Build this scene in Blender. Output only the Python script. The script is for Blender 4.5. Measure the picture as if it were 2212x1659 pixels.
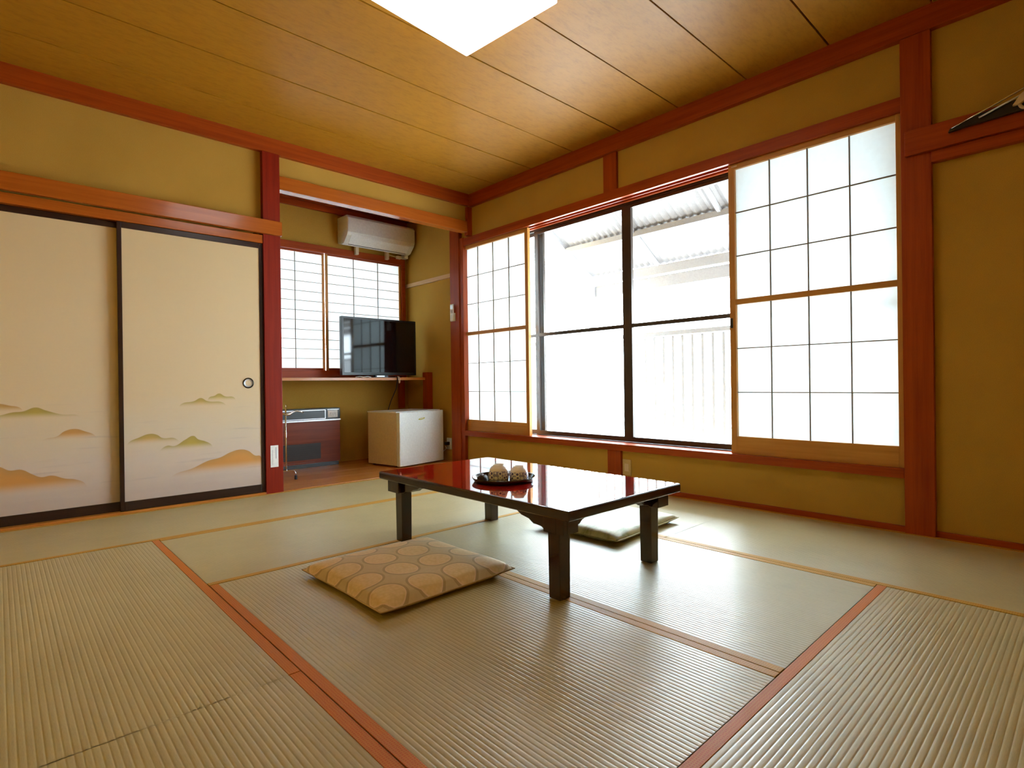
import bpy, bmesh, math, random
from mathutils import Vector, Matrix
random.seed(7)
for o in list(bpy.data.objects): bpy.data.objects.remove(o, do_unlink=True)
S = bpy.context.scene
COL = S.collection
# ------------------------------------------------------------------ camera, sky, exposure
cam_d = bpy.data.cameras.new('camera'); cam = bpy.data.objects.new('camera', cam_d); COL.objects.link(cam)
cam_d.sensor_width = 36.0; cam_d.lens = 1194.45 * 36.0 / 2212.0; cam_d.clip_start = 0.02
RT = Vector((0.7313571, -0.6818746, -0.0128008)); UP = Vector((0.0102809, -0.0077444, 0.9999172)); FW = Vector((0.6819173, 0.7314281, -0.0013464))
cam.matrix_world = Matrix(((RT.x, UP.x, -FW.x, -3.24886), (RT.y, UP.y, -FW.y, -4.17019), (RT.z, UP.z, -FW.z, 0.77403), (0, 0, 0, 1)))
S.camera = cam
SKY = 26.0
w = bpy.data.worlds.new('sky'); S.world = w; w.use_nodes = True
bg = w.node_tree.nodes['Background']; bg.inputs[0].default_value = (0.76, 0.91, 1.0, 1); bg.inputs[1].default_value = SKY
LAMP = 4.4
S.view_settings.view_transform = 'Standard'; S.view_settings.look = 'None'; S.view_settings.gamma = 1.0
S.view_settings.use_curve_mapping = False; S.view_settings.exposure = 0.35
S.cycles.use_denoising = True
S.cycles.max_bounces = 12; S.cycles.diffuse_bounces = 4; S.cycles.glossy_bounces = 4
S.cycles.transmission_bounces = 6; S.cycles.transparent_max_bounces = 12
S.cycles.caustics_reflective = False; S.cycles.caustics_refractive = False
S.cycles.sample_clamp_indirect = 12.0

# ------------------------------------------------------------------ materials
def new_mat(name):
    m = bpy.data.materials.new(name); m.use_nodes = True
    nt = m.node_tree; b = nt.nodes['Principled BSDF']
    return m, nt, b
def setp(b, col=None, rough=None, spec=None, metal=None, coat=None, coatr=None):
    if col is not None: b.inputs['Base Color'].default_value = (*col, 1)
    if rough is not None: b.inputs['Roughness'].default_value = rough
    if spec is not None: b.inputs['Specular IOR Level'].default_value = spec
    if metal is not None: b.inputs['Metallic'].default_value = metal
    if coat is not None: b.inputs['Coat Weight'].default_value = coat
    if coatr is not None: b.inputs['Coat Roughness'].default_value = coatr
def N(nt, t, **kw):
    n = nt.nodes.new(t)
    for k, v in kw.items(): setattr(n, k, v)
    return n
def L(nt, a, b): nt.links.new(a, b)
def objcoord(nt, scale=(1, 1, 1)):
    tc = N(nt, 'ShaderNodeTexCoord'); mp = N(nt, 'ShaderNodeMapping')
    mp.inputs['Scale'].default_value = scale
    L(nt, tc.outputs['Object'], mp.inputs['Vector']); return mp.outputs[0]
def ramp(nt, fac, stops):
    r = N(nt, 'ShaderNodeValToRGB'); e = r.color_ramp.elements
    while len(e) > 1: e.remove(e[-1])
    e[0].position = stops[0][0]; e[0].color = (*stops[0][1], 1)
    for p, c in stops[1:]:
        x = e.new(p); x.color = (*c, 1)
    L(nt, fac, r.inputs[0]); return r.outputs[0]
def math_n(nt, op, a, b=None, c=None, clamp=False):
    n = N(nt, 'ShaderNodeMath', operation=op); n.use_clamp = clamp
    for i, v in enumerate((a, b, c)):
        if v is None: continue
        if isinstance(v, (int, float)): n.inputs[i].default_value = v
        else: L(nt, v, n.inputs[i])
    return n.outputs[0]
def mixc(nt, fac, a, b):
    n = N(nt, 'ShaderNodeMix', data_type='RGBA')
    for sock, v in ((n.inputs['Factor'], fac),):
        if isinstance(v, (int, float)): sock.default_value = v
        else: L(nt, v, sock)
    for sock, v in ((n.inputs[6], a), (n.inputs[7], b)):
        if isinstance(v, tuple): sock.default_value = (*v, 1)
        else: L(nt, v, sock)
    return n.outputs[2]
def bump(nt, b, h, strength=0.2, dist=0.002):
    n = N(nt, 'ShaderNodeBump'); n.inputs['Strength'].default_value = strength; n.inputs['Distance'].default_value = dist
    L(nt, h, n.inputs['Height']); L(nt, n.outputs[0], b.inputs['Normal'])
def noise(nt, vec, scale, detail=4, rough=0.5):
    n = N(nt, 'ShaderNodeTexNoise'); n.inputs['Scale'].default_value = scale
    n.inputs['Detail'].default_value = detail; n.inputs['Roughness'].default_value = rough
    L(nt, vec, n.inputs['Vector']); return n.outputs[0]
def plain(name, col, rough=0.5, spec=0.5, metal=0.0, coat=0.0):
    m, nt, b = new_mat(name); setp(b, col, rough, spec, metal, coat, 0.05)
    n = noise(nt, objcoord(nt), 60, 3)
    L(nt, ramp(nt, n, [(0.3, tuple(c * 0.94 for c in col)), (0.7, tuple(min(1, c * 1.05) for c in col))]), b.inputs['Base Color'])
    return m
def wood(name, dark, light, axis=2, rough=0.42, spec=0.25, fine=1.0, coat=0.0):
    m, nt, b = new_mat(name); setp(b, light, rough, spec, 0, coat, 0.12)
    sc = [34 * fine] * 3; sc[axis] = 1.6
    v = objcoord(nt, tuple(sc))
    n1 = noise(nt, v, 1.0, 6, 0.62)
    sc2 = [140 * fine] * 3; sc2[axis] = 4.0
    n2 = noise(nt, objcoord(nt, tuple(sc2)), 1.0, 3)
    f = math_n(nt, 'ADD', math_n(nt, 'MULTIPLY', n1, 0.75), math_n(nt, 'MULTIPLY', n2, 0.25))
    L(nt, ramp(nt, f, [(0.32, dark), (0.62, light)]), b.inputs['Base Color'])
    bump(nt, b, n2, 0.08, 0.001)
    return m
RW_D, RW_L = (0.28, 0.034, 0.003), (0.41, 0.066, 0.005)
M = {}
for a, n in enumerate('xyz'):
    M['red_' + n] = wood('reddish_cedar_' + n, RW_D, RW_L, a)
    M['shoji_' + n] = wood('honey_wood_' + n, (0.50, 0.22, 0.050), (0.62, 0.30, 0.075), a)
    M['lacq_' + n] = wood('black_lacquer_' + n, (0.022, 0.010, 0.007), (0.035, 0.014, 0.010), a, 0.25, 0.5)
    M['floor_' + n] = wood('amber_floor_board_' + n, (0.46, 0.15, 0.028), (0.60, 0.24, 0.05), a, 0.22, 0.5)
M['deepred'] = wood('deep_red_post_wood', (0.19, 0.008, 0.0012), (0.27, 0.016, 0.002), 2)
M['kumiko'] = plain('backlit_lattice_wood', (0.20, 0.15, 0.10), 0.6, 0.3)  # grey-brown: the lattice's back-lit darkness is put into its colour
M['beam'] = wood('orange_beam', (0.36, 0.078, 0.008), (0.48, 0.115, 0.013), 0, 0.22, 0.4, coat=0.3)
M['tan_y'] = wood('pale_batten', (0.62, 0.36, 0.15), (0.72, 0.45, 0.20), 1)
# ceiling boards: figured orange veneer
m, nt, b = new_mat('ceiling_veneer'); setp(b, (0.6, 0.3, 0.06), 0.45, 0.25)
v = objcoord(nt, (3.5, 8, 8)); n1 = noise(nt, v, 3.0, 8, 0.65)
n2 = noise(nt, objcoord(nt, (8, 24, 24)), 3.0, 4, 0.6)
f = math_n(nt, 'ADD', math_n(nt, 'MULTIPLY', n1, 0.6), math_n(nt, 'MULTIPLY', n2, 0.4))
L(nt, ramp(nt, f, [(0.30, (0.31, 0.120, 0.0065)), (0.52, (0.40, 0.172, 0.010)), (0.75, (0.43, 0.188, 0.012))]), b.inputs['Base Color'])
M['veneer'] = m
# sand plaster
def plaster(name, c1, c2):
    m, nt, b = new_mat(name); setp(b, c2, 0.95, 0.12)
    v = objcoord(nt)
    n1 = noise(nt, v, 2.5, 5); n2 = noise(nt, v, 420, 2)
    f = math_n(nt, 'ADD', math_n(nt, 'MULTIPLY', n1, 0.35), math_n(nt, 'MULTIPLY', n2, 0.65))
    L(nt, ramp(nt, f, [(0.36, c1), (0.64, c2)]), b.inputs['Base Color'])
    bump(nt, b, n2, 0.35, 0.002); return m
M['plaster'] = plaster('ochre_sand_plaster', (0.46, 0.260, 0.045), (0.57, 0.335, 0.066))
# tatami rush
def tatami(name, axis):
    m, nt, b = new_mat(name); setp(b, (0.5, 0.42, 0.2), 0.37, 1.0)
    sc = [900, 900, 900]; sc[axis] = 60
    n1 = noise(nt, objcoord(nt, tuple(sc)), 1.0, 3)
    n2 = noise(nt, objcoord(nt), 3.0, 5, 0.6)
    sc3 = [8, 8, 8]; sc3[1 - axis] = 260
    n3 = noise(nt, objcoord(nt, tuple(sc3)), 1.0, 2)
    f = math_n(nt, 'ADD', math_n(nt, 'MULTIPLY', n1, 0.4), math_n(nt, 'ADD', math_n(nt, 'MULTIPLY', n2, 0.35), math_n(nt, 'MULTIPLY', n3, 0.25)))
    L(nt, ramp(nt, f, [(0.33, (0.37, 0.305, 0.135)), (0.52, (0.48, 0.392, 0.185)), (0.68, (0.525, 0.435, 0.218))]), b.inputs['Base Color'])
    bump(nt, b, n1, 0.05, 0.001); return m
M['tat_0'] = tatami('woven_rush_x', 0); M['tat_1'] = tatami('woven_rush_y', 1)
def heri(name, ground, motif, fac=0.5):
    m, nt, b = new_mat(name); setp(b, ground, 0.55, 0.35)
    v = objcoord(nt)
    vo = N(nt, 'ShaderNodeTexVoronoi', feature='DISTANCE_TO_EDGE'); vo.inputs['Scale'].default_value = 150; vo.inputs['Randomness'].default_value = 0.35
    L(nt, v, vo.inputs['Vector'])
    f = math_n(nt, 'LESS_THAN', vo.outputs['Distance'], 0.16)
    f = math_n(nt, 'MULTIPLY', f, fac)
    L(nt, mixc(nt, f, ground, motif), b.inputs['Base Color']); bump(nt, b, vo.outputs['Distance'], 0.3, 0.001)
    return m
M['heri_o'] = heri('orange_brocade', (0.56, 0.125, 0.010), (0.64, 0.29, 0.035), 0.6)
M['heri_g'] = heri('gold_brocade', (0.58, 0.33, 0.035), (0.46, 0.16, 0.014), 0.6)
# washi paper
def paper(name, col, t):
    m = bpy.data.materials.new(name); m.use_nodes = True; nt = m.node_tree; nt.nodes.clear()
    out = N(nt, 'ShaderNodeOutputMaterial'); mx = N(nt, 'ShaderNodeMixShader'); mx.inputs[0].default_value = t
    d = N(nt, 'ShaderNodeBsdfDiffuse'); tr = N(nt, 'ShaderNodeBsdfTranslucent')
    n = noise(nt, objcoord(nt), 30, 4)
    c = ramp(nt, n, [(0.3, tuple(x * 0.96 for x in col)), (0.7, col)])
    L(nt, c, d.inputs[0]); L(nt, c, tr.inputs[0])
    L(nt, d.outputs[0], mx.inputs[1]); L(nt, tr.outputs[0], mx.inputs[2]); L(nt, mx.outputs[0], out.inputs[0]); return m
M['washi'] = paper('washi_paper', (0.80, 0.90, 0.93), 0.24)
M['washi_dim'] = paper('dimmed_washi_paper', (0.80, 0.90, 0.93), 0.065)  # lowered transmission stands in for shade outside the alcove window
M['roofsheet'] = plain('pale_mauve_roof_sheet', (0.34, 0.315, 0.31), 0.7)
M['rail_grey'] = plain('lilac_grey_railing_paint', (0.36, 0.345, 0.355), 0.5)
def glass(name):
    m = bpy.data.materials.new(name); m.use_nodes = True; nt = m.node_tree; nt.nodes.clear()
    out = N(nt, 'ShaderNodeOutputMaterial'); mx = N(nt, 'ShaderNodeMixShader')
    fr = N(nt, 'ShaderNodeFresnel'); fr.inputs[0].default_value = 1.25
    tr = N(nt, 'ShaderNodeBsdfTransparent'); tr.inputs[0].default_value = (0.97, 0.98, 0.98, 1)
    gl = N(nt, 'ShaderNodeBsdfGlossy'); gl.inputs['Roughness'].default_value = 0.02
    L(nt, fr.outputs[0], mx.inputs[0]); L(nt, tr.outputs[0], mx.inputs[1]); L(nt, gl.outputs[0], mx.inputs[2]); L(nt, mx.outputs[0], out.inputs[0]); return m
M['glass'] = glass('window_glass')
M['bronze'] = plain('dark_bronze_aluminium', (0.055, 0.036, 0.026), 0.35, 0.5, 0.3)
M['white_alu'] = plain('white_painted_metal', (0.86, 0.86, 0.88), 0.45)
M['concrete'] = plain('pale_concrete', (0.62, 0.61, 0.60), 0.9, 0.2)
M['redlac'] = plain('red_lacquer', (0.30, 0.010, 0.005), 0.035, 0.5, 0, 0.6)
M['dklac'] = plain('dark_brown_lacquer', (0.030, 0.0105, 0.008), 0.16, 0.5, 0, 0.3)
M['blk'] = plain('black_plastic', (0.012, 0.012, 0.013), 0.3)
M['blk_gloss'] = plain('black_glass', (0.006, 0.006, 0.007), 0.06, 0.5)
M['blk_lac'] = plain('black_lacquerware', (0.014, 0.011, 0.011), 0.08, 0.5, 0, 0.5)
M['chrome'] = plain('chrome', (0.75, 0.75, 0.77), 0.16, 0.5, 1.0)
M['silver'] = plain('silver_trim', (0.62, 0.62, 0.65), 0.3, 0.5, 0.7)
M['white'] = plain('white_enamel', (0.84, 0.87, 0.86), 0.4)
M['cream'] = plain('shaded_side_cream', (0.72, 0.60, 0.42), 0.45)  # shade of the fridge's side put into the colour; its cord shares it
M['acwhite'] = plain('off_white_plastic', (0.80, 0.80, 0.77), 0.45)
M['acflap'] = plain('white_plastic', (0.88, 0.88, 0.87), 0.4)
M['beige'] = plain('beige_plastic', (0.74, 0.56, 0.36), 0.45)
M['tanplate'] = plain('tan_plate', (0.58, 0.40, 0.17), 0.5)
M['heatwood'] = wood('dark_red_veneer', (0.16, 0.030, 0.012), (0.24, 0.048, 0.018), 0, 0.3)
M['grille'] = plain('dark_grille', (0.02, 0.009, 0.006), 0.5)
M['paperw'] = plain('white_label_paper', (0.88, 0.88, 0.87), 0.7)
M['ink'] = plain('grey_ink', (0.30, 0.30, 0.36), 0.7)
M['gold'] = plain('olive_gold_foil', (0.50, 0.46, 0.08), 0.35, 0.5, 0.3)
# emissive diffuser
m = bpy.data.materials.new('lamp_diffuser'); m.use_nodes = True; nt = m.node_tree
b = nt.nodes['Principled BSDF']; setp(b, (0.9, 0.9, 0.9), 0.5)
b.inputs['Emission Color'].default_value = (0.96, 0.98, 1.0, 1); b.inputs['Emission Strength'].default_value = LAMP
M['diffuser'] = m
M['lampframe'] = plain('ivory_lamp_frame', (0.85, 0.62, 0.42), 0.4)

# fusuma print (flat printed landscape)
def fusuma_mat(name, x0, wdt, hills):
    m, nt, b = new_mat(name); setp(b, (0.7, 0.55, 0.35), 0.75, 0.2)
    tc = N(nt, 'ShaderNodeTexCoord'); sp = N(nt, 'ShaderNodeSeparateXYZ'); L(nt, tc.outputs['Object'], sp.inputs[0])
    X, Z = sp.outputs[0], sp.outputs[2]
    u = math_n(nt, 'DIVIDE', X, wdt)
    wob = noise(nt, objcoord(nt, (5, 1, 14)), 1.0, 4)
    zz = math_n(nt, 'ADD', Z, math_n(nt, 'MULTIPLY', math_n(nt, 'SUBTRACT', wob, 0.5), 0.18))
    base = ramp(nt, math_n(nt, 'MULTIPLY', zz, 0.5), [(0.04, (0.58, 0.47, 0.42)), (0.14, (0.70, 0.58, 0.50)), (0.22, (0.72, 0.60, 0.46)), (0.36, (0.75, 0.58, 0.37)), (0.9, (0.74, 0.56, 0.32))])
    weave = noise(nt, objcoord(nt, (6, 1, 420)), 1.0, 2)
    base = mixc(nt, math_n(nt, 'MULTIPLY', weave, 0.12), base, (0.55, 0.42, 0.25))
    st = noise(nt, objcoord(nt, (3.2, 1, 46)), 1.0, 4)
    stm = math_n(nt, 'MULTIPLY', math_n(nt, 'SUBTRACT', st, 0.60, clamp=True), 2.0, clamp=True)
    low = N(nt, 'ShaderNodeMapRange'); L(nt, Z, low.inputs[0])
    for i, vv in enumerate((0.75, 0.60, 0.0, 1.0)): low.inputs[i + 1].default_value = vv
    col = mixc(nt, math_n(nt, 'MULTIPLY', stm, low.outputs[0]), base, (0.42, 0.34, 0.33))
    for pts, zb, zf, c1, c2 in hills:
        fc = N(nt, 'ShaderNodeFloatCurve'); L(nt, u, fc.inputs['Value'])
        cu = fc.mapping.curves[0]
        P = [((x - x0) / wdt, z) for x, z in pts]
        P = [(min(max(a, 0.0), 1.0), z) for a, z in P]
        if P[0][0] > 0.03: P = [(0.0, zb - 0.05), (P[0][0] - 0.025, zb - 0.03)] + P
        if P[-1][0] < 0.97: P = P + [(P[-1][0] + 0.025, zb - 0.03), (1.0, zb - 0.05)]
        cu.points[0].location = P[0]; cu.points[1].location = P[-1]
        for q in P[1:-1]: cu.points.new(*q)
        fc.mapping.update()
        inside = math_n(nt, 'MULTIPLY', math_n(nt, 'SUBTRACT', fc.outputs[0], Z), 260.0, clamp=True)
        mr = N(nt, 'ShaderNodeMapRange', interpolation_type='SMOOTHSTEP'); L(nt, Z, mr.inputs[0])
        for i, vv in enumerate((zb - 0.005, zf, 0.0, 1.0)): mr.inputs[i + 1].default_value = vv
        k = math_n(nt, 'MULTIPLY', math_n(nt, 'MULTIPLY', inside, mr.outputs[0]), 0.92)
        edge = math_n(nt, 'MULTIPLY', math_n(nt, 'SUBTRACT', fc.outputs[0], Z), 22.0, clamp=True)
        col = mixc(nt, k, col, mixc(nt, edge, c2, c1))
    L(nt, col, b.inputs['Base Color']); bump(nt, b, weave, 0.1, 0.001)
    return m
OR, OL, GD = (0.66, 0.30, 0.055), (0.50, 0.36, 0.045), (0.66, 0.38, 0.10)
OR2, OL2 = (0.52, 0.27, 0.07), (0.40, 0.30, 0.06)
right_hills = [
    ([(-2.199, .690), (-2.165, .702), (-2.136, .717), (-2.099, .697), (-2.039, .686)], .668, .700, (0.64, 0.44, 0.12), OL2),
    ([(-2.37, .648), (-2.288, .670), (-2.248, .689), (-2.212, .669), (-2.10, .646)], .632, .672, GD, OL2),
    ([(-2.654, .423), (-2.601, .45), (-2.54, .47), (-2.5, .46), (-2.475, .44), (-2.404, .432), (-2.38, .412)], .405, .448, GD, OL2),
    ([(-2.494, .353), (-2.449, .386), (-2.404, .382), (-2.343, .418), (-2.295, .439), (-2.268, .415), (-2.224, .397), (-2.187, .371)], .352, .395, OL, OL2),
    ([(-2.43, .181), (-2.294, .228), (-2.209, .265), (-2.134, .28), (-2.066, .31), (-2.0, .322), (-1.952, .308), (-1.907, .271), (-1.87, .262)], .175, .245, OR, OR2)]
left_hills = [
    ([(-3.50, .650), (-3.38, .700), (-3.30, .690), (-3.236, .684), (-3.198, .673), (-3.15, .656)], .640, .670, GD, OR2),
    ([(-3.36, .600), (-3.236, .620), (-3.186, .634), (-3.141, .638), (-3.086, .658), (-3.042, .639), (-2.975, .614), (-2.888, .599)], .595, .632, OL, OL2),
    ([(-3.056, .47), (-2.993, .487), (-2.959, .514), (-2.909, .524), (-2.865, .507), (-2.817, .479)], .465, .505, OR, OR2),
    ([(-3.50, .36), (-3.36, .37), (-3.239, .335), (-3.202, .312), (-3.151, .31), (-3.105, .279), (-3.07, .259), (-3.018, .261), (-2.962, .237), (-2.909, .224), (-2.868, .197)], .170, .240, OR, OR2)]

# cushion cloths
def cushion_gold():
    m, nt, b = new_mat('gold_roundel_brocade'); setp(b, (0.5, 0.33, 0.12), 0.55, 0.3)
    tc = N(nt, 'ShaderNodeTexCoord'); sp = N(nt, 'ShaderNodeSeparateXYZ'); L(nt, tc.outputs['Object'], sp.inputs[0])
    P = 0.157; ds = []
    for off in (0.0,):
        fx = math_n(nt, 'SUBTRACT', math_n(nt, 'FRACT', math_n(nt, 'ADD', math_n(nt, 'DIVIDE', sp.outputs[0], P), off + 20.02)), 0.5)
        fy = math_n(nt, 'SUBTRACT', math_n(nt, 'FRACT', math_n(nt, 'ADD', math_n(nt, 'DIVIDE', sp.outputs[1], P), off + 20.02)), 0.5)
        ds.append(math_n(nt, 'SQRT', math_n(nt, 'ADD', math_n(nt, 'MULTIPLY', fx, fx), math_n(nt, 'MULTIPLY', fy, fy))))
    d = ds[0]
    n = noise(nt, objcoord(nt), 60, 5); wv = N(nt, 'ShaderNodeTexVoronoi'); wv.inputs['Scale'].default_value = 75; L(nt, objcoord(nt), wv.inputs['Vector'])
    disc = mixc(nt, math_n(nt, 'MULTIPLY', wv.outputs['Distance'], 0.9), (0.76, 0.54, 0.23), (0.64, 0.42, 0.14))
    ring = (0.42, 0.285, 0.10); field = mixc(nt, n, (0.50, 0.355, 0.14), (0.62, 0.45, 0.20))
    a = mixc(nt, math_n(nt, 'GREATER_THAN', d, 0.375), disc, (0.75, 0.52, 0.26))
    a = mixc(nt, math_n(nt, 'GREATER_THAN', d, 0.400), a, ring)
    a = mixc(nt, math_n(nt, 'GREATER_THAN', d, 0.462), a, field)
    L(nt, a, b.inputs['Base Color'])
    bump(nt, b, noise(nt, objcoord(nt), 500, 2), 0.2, 0.001); b.inputs['Sheen Weight'].default_value = 0.15
    return m
M['cush1'] = cushion_gold()
m, nt, b = new_mat('pale_green_brocade'); setp(b, (0.5, 0.5, 0.35), 0.5, 0.35)
n = noise(nt, objcoord(nt, (9, 22, 10)), 1.0, 5, 0.6)
L(nt, ramp(nt, n, [(0.36, (0.36, 0.36, 0.17)), (0.48, (0.60, 0.58, 0.36)), (0.62, (0.68, 0.64, 0.42))]), b.inputs['Base Color'])
bump(nt, b, n, 0.5, 0.01); M['cush2'] = m
# cup glaze: white with indigo floret net
m, nt, b = new_mat('indigo_floret_porcelain'); setp(b, (0.85, 0.8, 0.75), 0.12, 0.5)
tc = N(nt, 'ShaderNodeTexCoord'); sp = N(nt, 'ShaderNodeSeparateXYZ'); L(nt, tc.outputs['Object'], sp.inputs[0])
vo = N(nt, 'ShaderNodeTexVoronoi'); vo.inputs['Scale'].default_value = 55; vo.inputs['Randomness'].default_value = 0.25; L(nt, tc.outputs['Object'], vo.inputs['Vector'])
f1 = ramp(nt, vo.outputs['Distance'], [(0.0, (0.09, 0.08, 0.24)), (0.30, (0.14, 0.13, 0.34)), (0.37, (0.90, 0.88, 0.90)), (0.52, (0.90, 0.88, 0.90)), (0.58, (0.34, 0.33, 0.58))])
band = math_n(nt, 'LESS_THAN', sp.outputs[2], 0.048)
L(nt, mixc(nt, band, (0.93, 0.88, 0.80), f1), b.inputs['Base Color']); M['cup'] = m

# ------------------------------------------------------------------ mesh helpers
class MB:
    def __init__(s): s.v = []; s.f = []
    def box(s, x0, x1, y0, y1, z0, z1):
        if x0 > x1: x0, x1 = x1, x0
        if y0 > y1: y0, y1 = y1, y0
        if z0 > z1: z0, z1 = z1, z0
        i = len(s.v)
        s.v += [(x0, y0, z0), (x1, y0, z0), (x1, y1, z0), (x0, y1, z0), (x0, y0, z1), (x1, y0, z1), (x1, y1, z1), (x0, y1, z1)]
        s.f += [tuple(i + k for k in q) for q in ((0, 3, 2, 1), (4, 5, 6, 7), (0, 1, 5, 4), (1, 2, 6, 5), (2, 3, 7, 6), (3, 0, 4, 7))]
        return s
    def quad(s, a, b, c, d):
        i = len(s.v); s.v += [a, b, c, d]; s.f.append((i, i + 1, i + 2, i + 3)); return s
    def prism(s, pts, axis, a0, a1):
        n = len(pts); i = len(s.v)
        def p(q, a):
            return (a, q[0], q[1]) if axis == 0 else ((q[0], a, q[1]) if axis == 1 else (q[0], q[1], a))
        s.v += [p(q, a0) for q in pts] + [p(q, a1) for q in pts]
        s.f.append(tuple(range(i, i + n))[::-1]); s.f.append(tuple(range(i + n, i + 2 * n)))
        for k in range(n):
            j = (k + 1) % n; s.f.append((i + k, i + j, i + n + j, i + n + k))
        return s
    def lathe(s, prof, cx=0, cy=0, seg=32):
        i = len(s.v); n = len(prof)
        for k in range(seg):
            a = 2 * math.pi * k / seg
            for r, z in prof: s.v.append((cx + r * math.cos(a), cy + r * math.sin(a), z))
        for k in range(seg):
            k2 = (k + 1) % seg
            for j in range(n - 1):
                s.f.append((i + k * n + j, i + k2 * n + j, i + k2 * n + j + 1, i + k * n + j + 1))
        return s
    def tube(s, pts, r, seg=8):
        pts = [Vector(p) for p in pts]; rings = []
        up = Vector((0, 0, 1)); prev = None
        for k, p in enumerate(pts):
            d = (pts[min(k + 1, len(pts) - 1)] - pts[max(k - 1, 0)]).normalized()
            if prev is None:
                a = up if abs(d.z) < 0.9 else Vector((1, 0, 0)); u = d.cross(a).normalized()
            else:
                u = (prev - d * prev.dot(d)).normalized()
            prev = u; v = d.cross(u); i = len(s.v); rr = r[k] if isinstance(r, (list, tuple)) else r
            for t in range(seg):
                a = 2 * math.pi * t / seg
                s.v.append(tuple(p + (u * math.cos(a) + v * math.sin(a)) * rr))
            rings.append(i)
        for a, b_ in zip(rings, rings[1:]):
            for t in range(seg): s.f.append((a + t, a + (t + 1) % seg, b_ + (t + 1) % seg, b_ + t))
        s.f.append(tuple(rings[0] + t for t in range(seg))[::-1]); s.f.append(tuple(rings[-1] + t for t in range(seg)))
        return s
    def build(s, name, mat, parent=None, bev=0.0, smooth=False, seg=2):
        me = bpy.data.meshes.new(name); me.from_pydata([tuple(q) for q in s.v], [], s.f); me.update()
        bm = bmesh.new(); bm.from_mesh(me); bmesh.ops.recalc_face_normals(bm, faces=bm.faces)
        if bev > 0:
            bmesh.ops.bevel(bm, geom=[e for e in bm.edges if len(e.link_faces) == 2 and e.calc_face_angle(0) > 0.6], offset=bev, segments=seg, affect='EDGES', profile=0.7, clamp_overlap=True)
        bm.to_mesh(me); bm.free()
        if smooth:
            for p in me.polygons: p.use_smooth = True
        me.materials.append(M[mat] if isinstance(mat, str) else mat)
        o = bpy.data.objects.new(name, me); COL.objects.link(o)
        if parent is not None: o.parent = parent
        return o
def tag(o, label=None, cat=None, group=None, kind=None):
    if label: o['label'] = label
    if cat: o['category'] = cat
    if group: o['group'] = group
    if kind: o['kind'] = kind
    return o
def thing(name, label, cat, loc=(0, 0, 0), rz=0.0, group=None, kind=None):
    o = bpy.data.objects.new(name, None); COL.objects.link(o); o.empty_display_size = 0.1
    o.location = loc; o.rotation_euler = (0, 0, rz); return tag(o, label, cat, group, kind)
def B(*a): return MB().box(*a)
def dup(o, parent, loc=None):
    c = o.copy(); COL.objects.link(c); c.parent = parent
    if loc is not None: c.location = loc
    return c
def struct(name, mb, mat, label, cat, bev=0.0):
    return tag(mb.build(name, mat, None, bev), label, cat, None, 'structure')

# ------------------------------------------------------------------ room shell
XW, YB, HC = 0.10, -0.012, 2.58       # window-wall plaster, back-wall plaster, ceiling height
XL, YF = -3.53, -4.52                 # walls behind the camera
struct('floor', B(XL, XW, YF, -0.03, -0.16, -0.055), 'concrete', 'hidden subfloor under the tatami mats', 'floor')
# ceiling: backing slab with one board per strip
ce = struct('ceiling', B(XL - 0.1, XW + 0.12, YF - 0.1, 0.0, HC + 0.014, HC + 0.10), 'lacq_x', 'orange veneer ceiling of long boards with dark joints', 'ceiling')
joints = [0.02, -0.42, -0.885, -1.345, -1.80, -2.26, -2.715, -3.165, -3.615, -4.07, YF - 0.05]
for a, c in zip(joints, joints[1:]):
    dz = random.uniform(-0.001, 0.001)
    bo = B(XL - 0.05, XW + 0.05, 0, c - a + 0.008, 0, 0.02).build('ceiling_board', 'veneer', ce, 0.002)
    bo.location = (0, a - 0.004, HC + dz)
# back wall
MB_ = MB(); MB_.box(XL - 0.1, -1.78, YB, 0.10, 1.90, HC + 0.05); MB_.box(-1.78, 0.16, YB, 0.06, 2.30, HC + 0.05)
struct('wall_back', MB_, 'plaster', 'ochre sand plaster above the sliding doors and alcove beam', 'wall')
struct('wall_daylight_stop', B(XL - 0.1, -1.83, 0.10, 0.16, -0.05, HC), 'plaster', 'added unseen wall keeping daylight out behind the painted sliding doors', 'wall')  # added unseen wall, stops daylight leaking in around the doors
# window wall
mb = MB()
mb.box(XW, XW + 0.13, YF - 0.1, -3.48, -0.1, HC + 0.05)
mb.box(XW, XW + 0.13, -3.48, 0.20, 2.16, HC + 0.05)
mb.box(XW, XW + 0.13, -3.48, 0.20, -0.1, 0.29)
mb.box(XW, XW + 0.13, 0.135, 1.30, -0.1, HC + 0.1)
struct('wall_right', mb, 'plaster', 'ochre sand plaster around the wide window', 'wall')
struct('wall_left', B(XL - 0.1, XL, YF - 0.1, 0.1, -0.1, HC + 0.05), 'plaster', 'plaster wall on the camera side of the room', 'wall')
struct('wall_front', B(XL - 0.1, XW, YF - 0.1, YF, -0.1, HC + 0.05), 'plaster', 'plaster wall behind the camera', 'wall')
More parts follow.
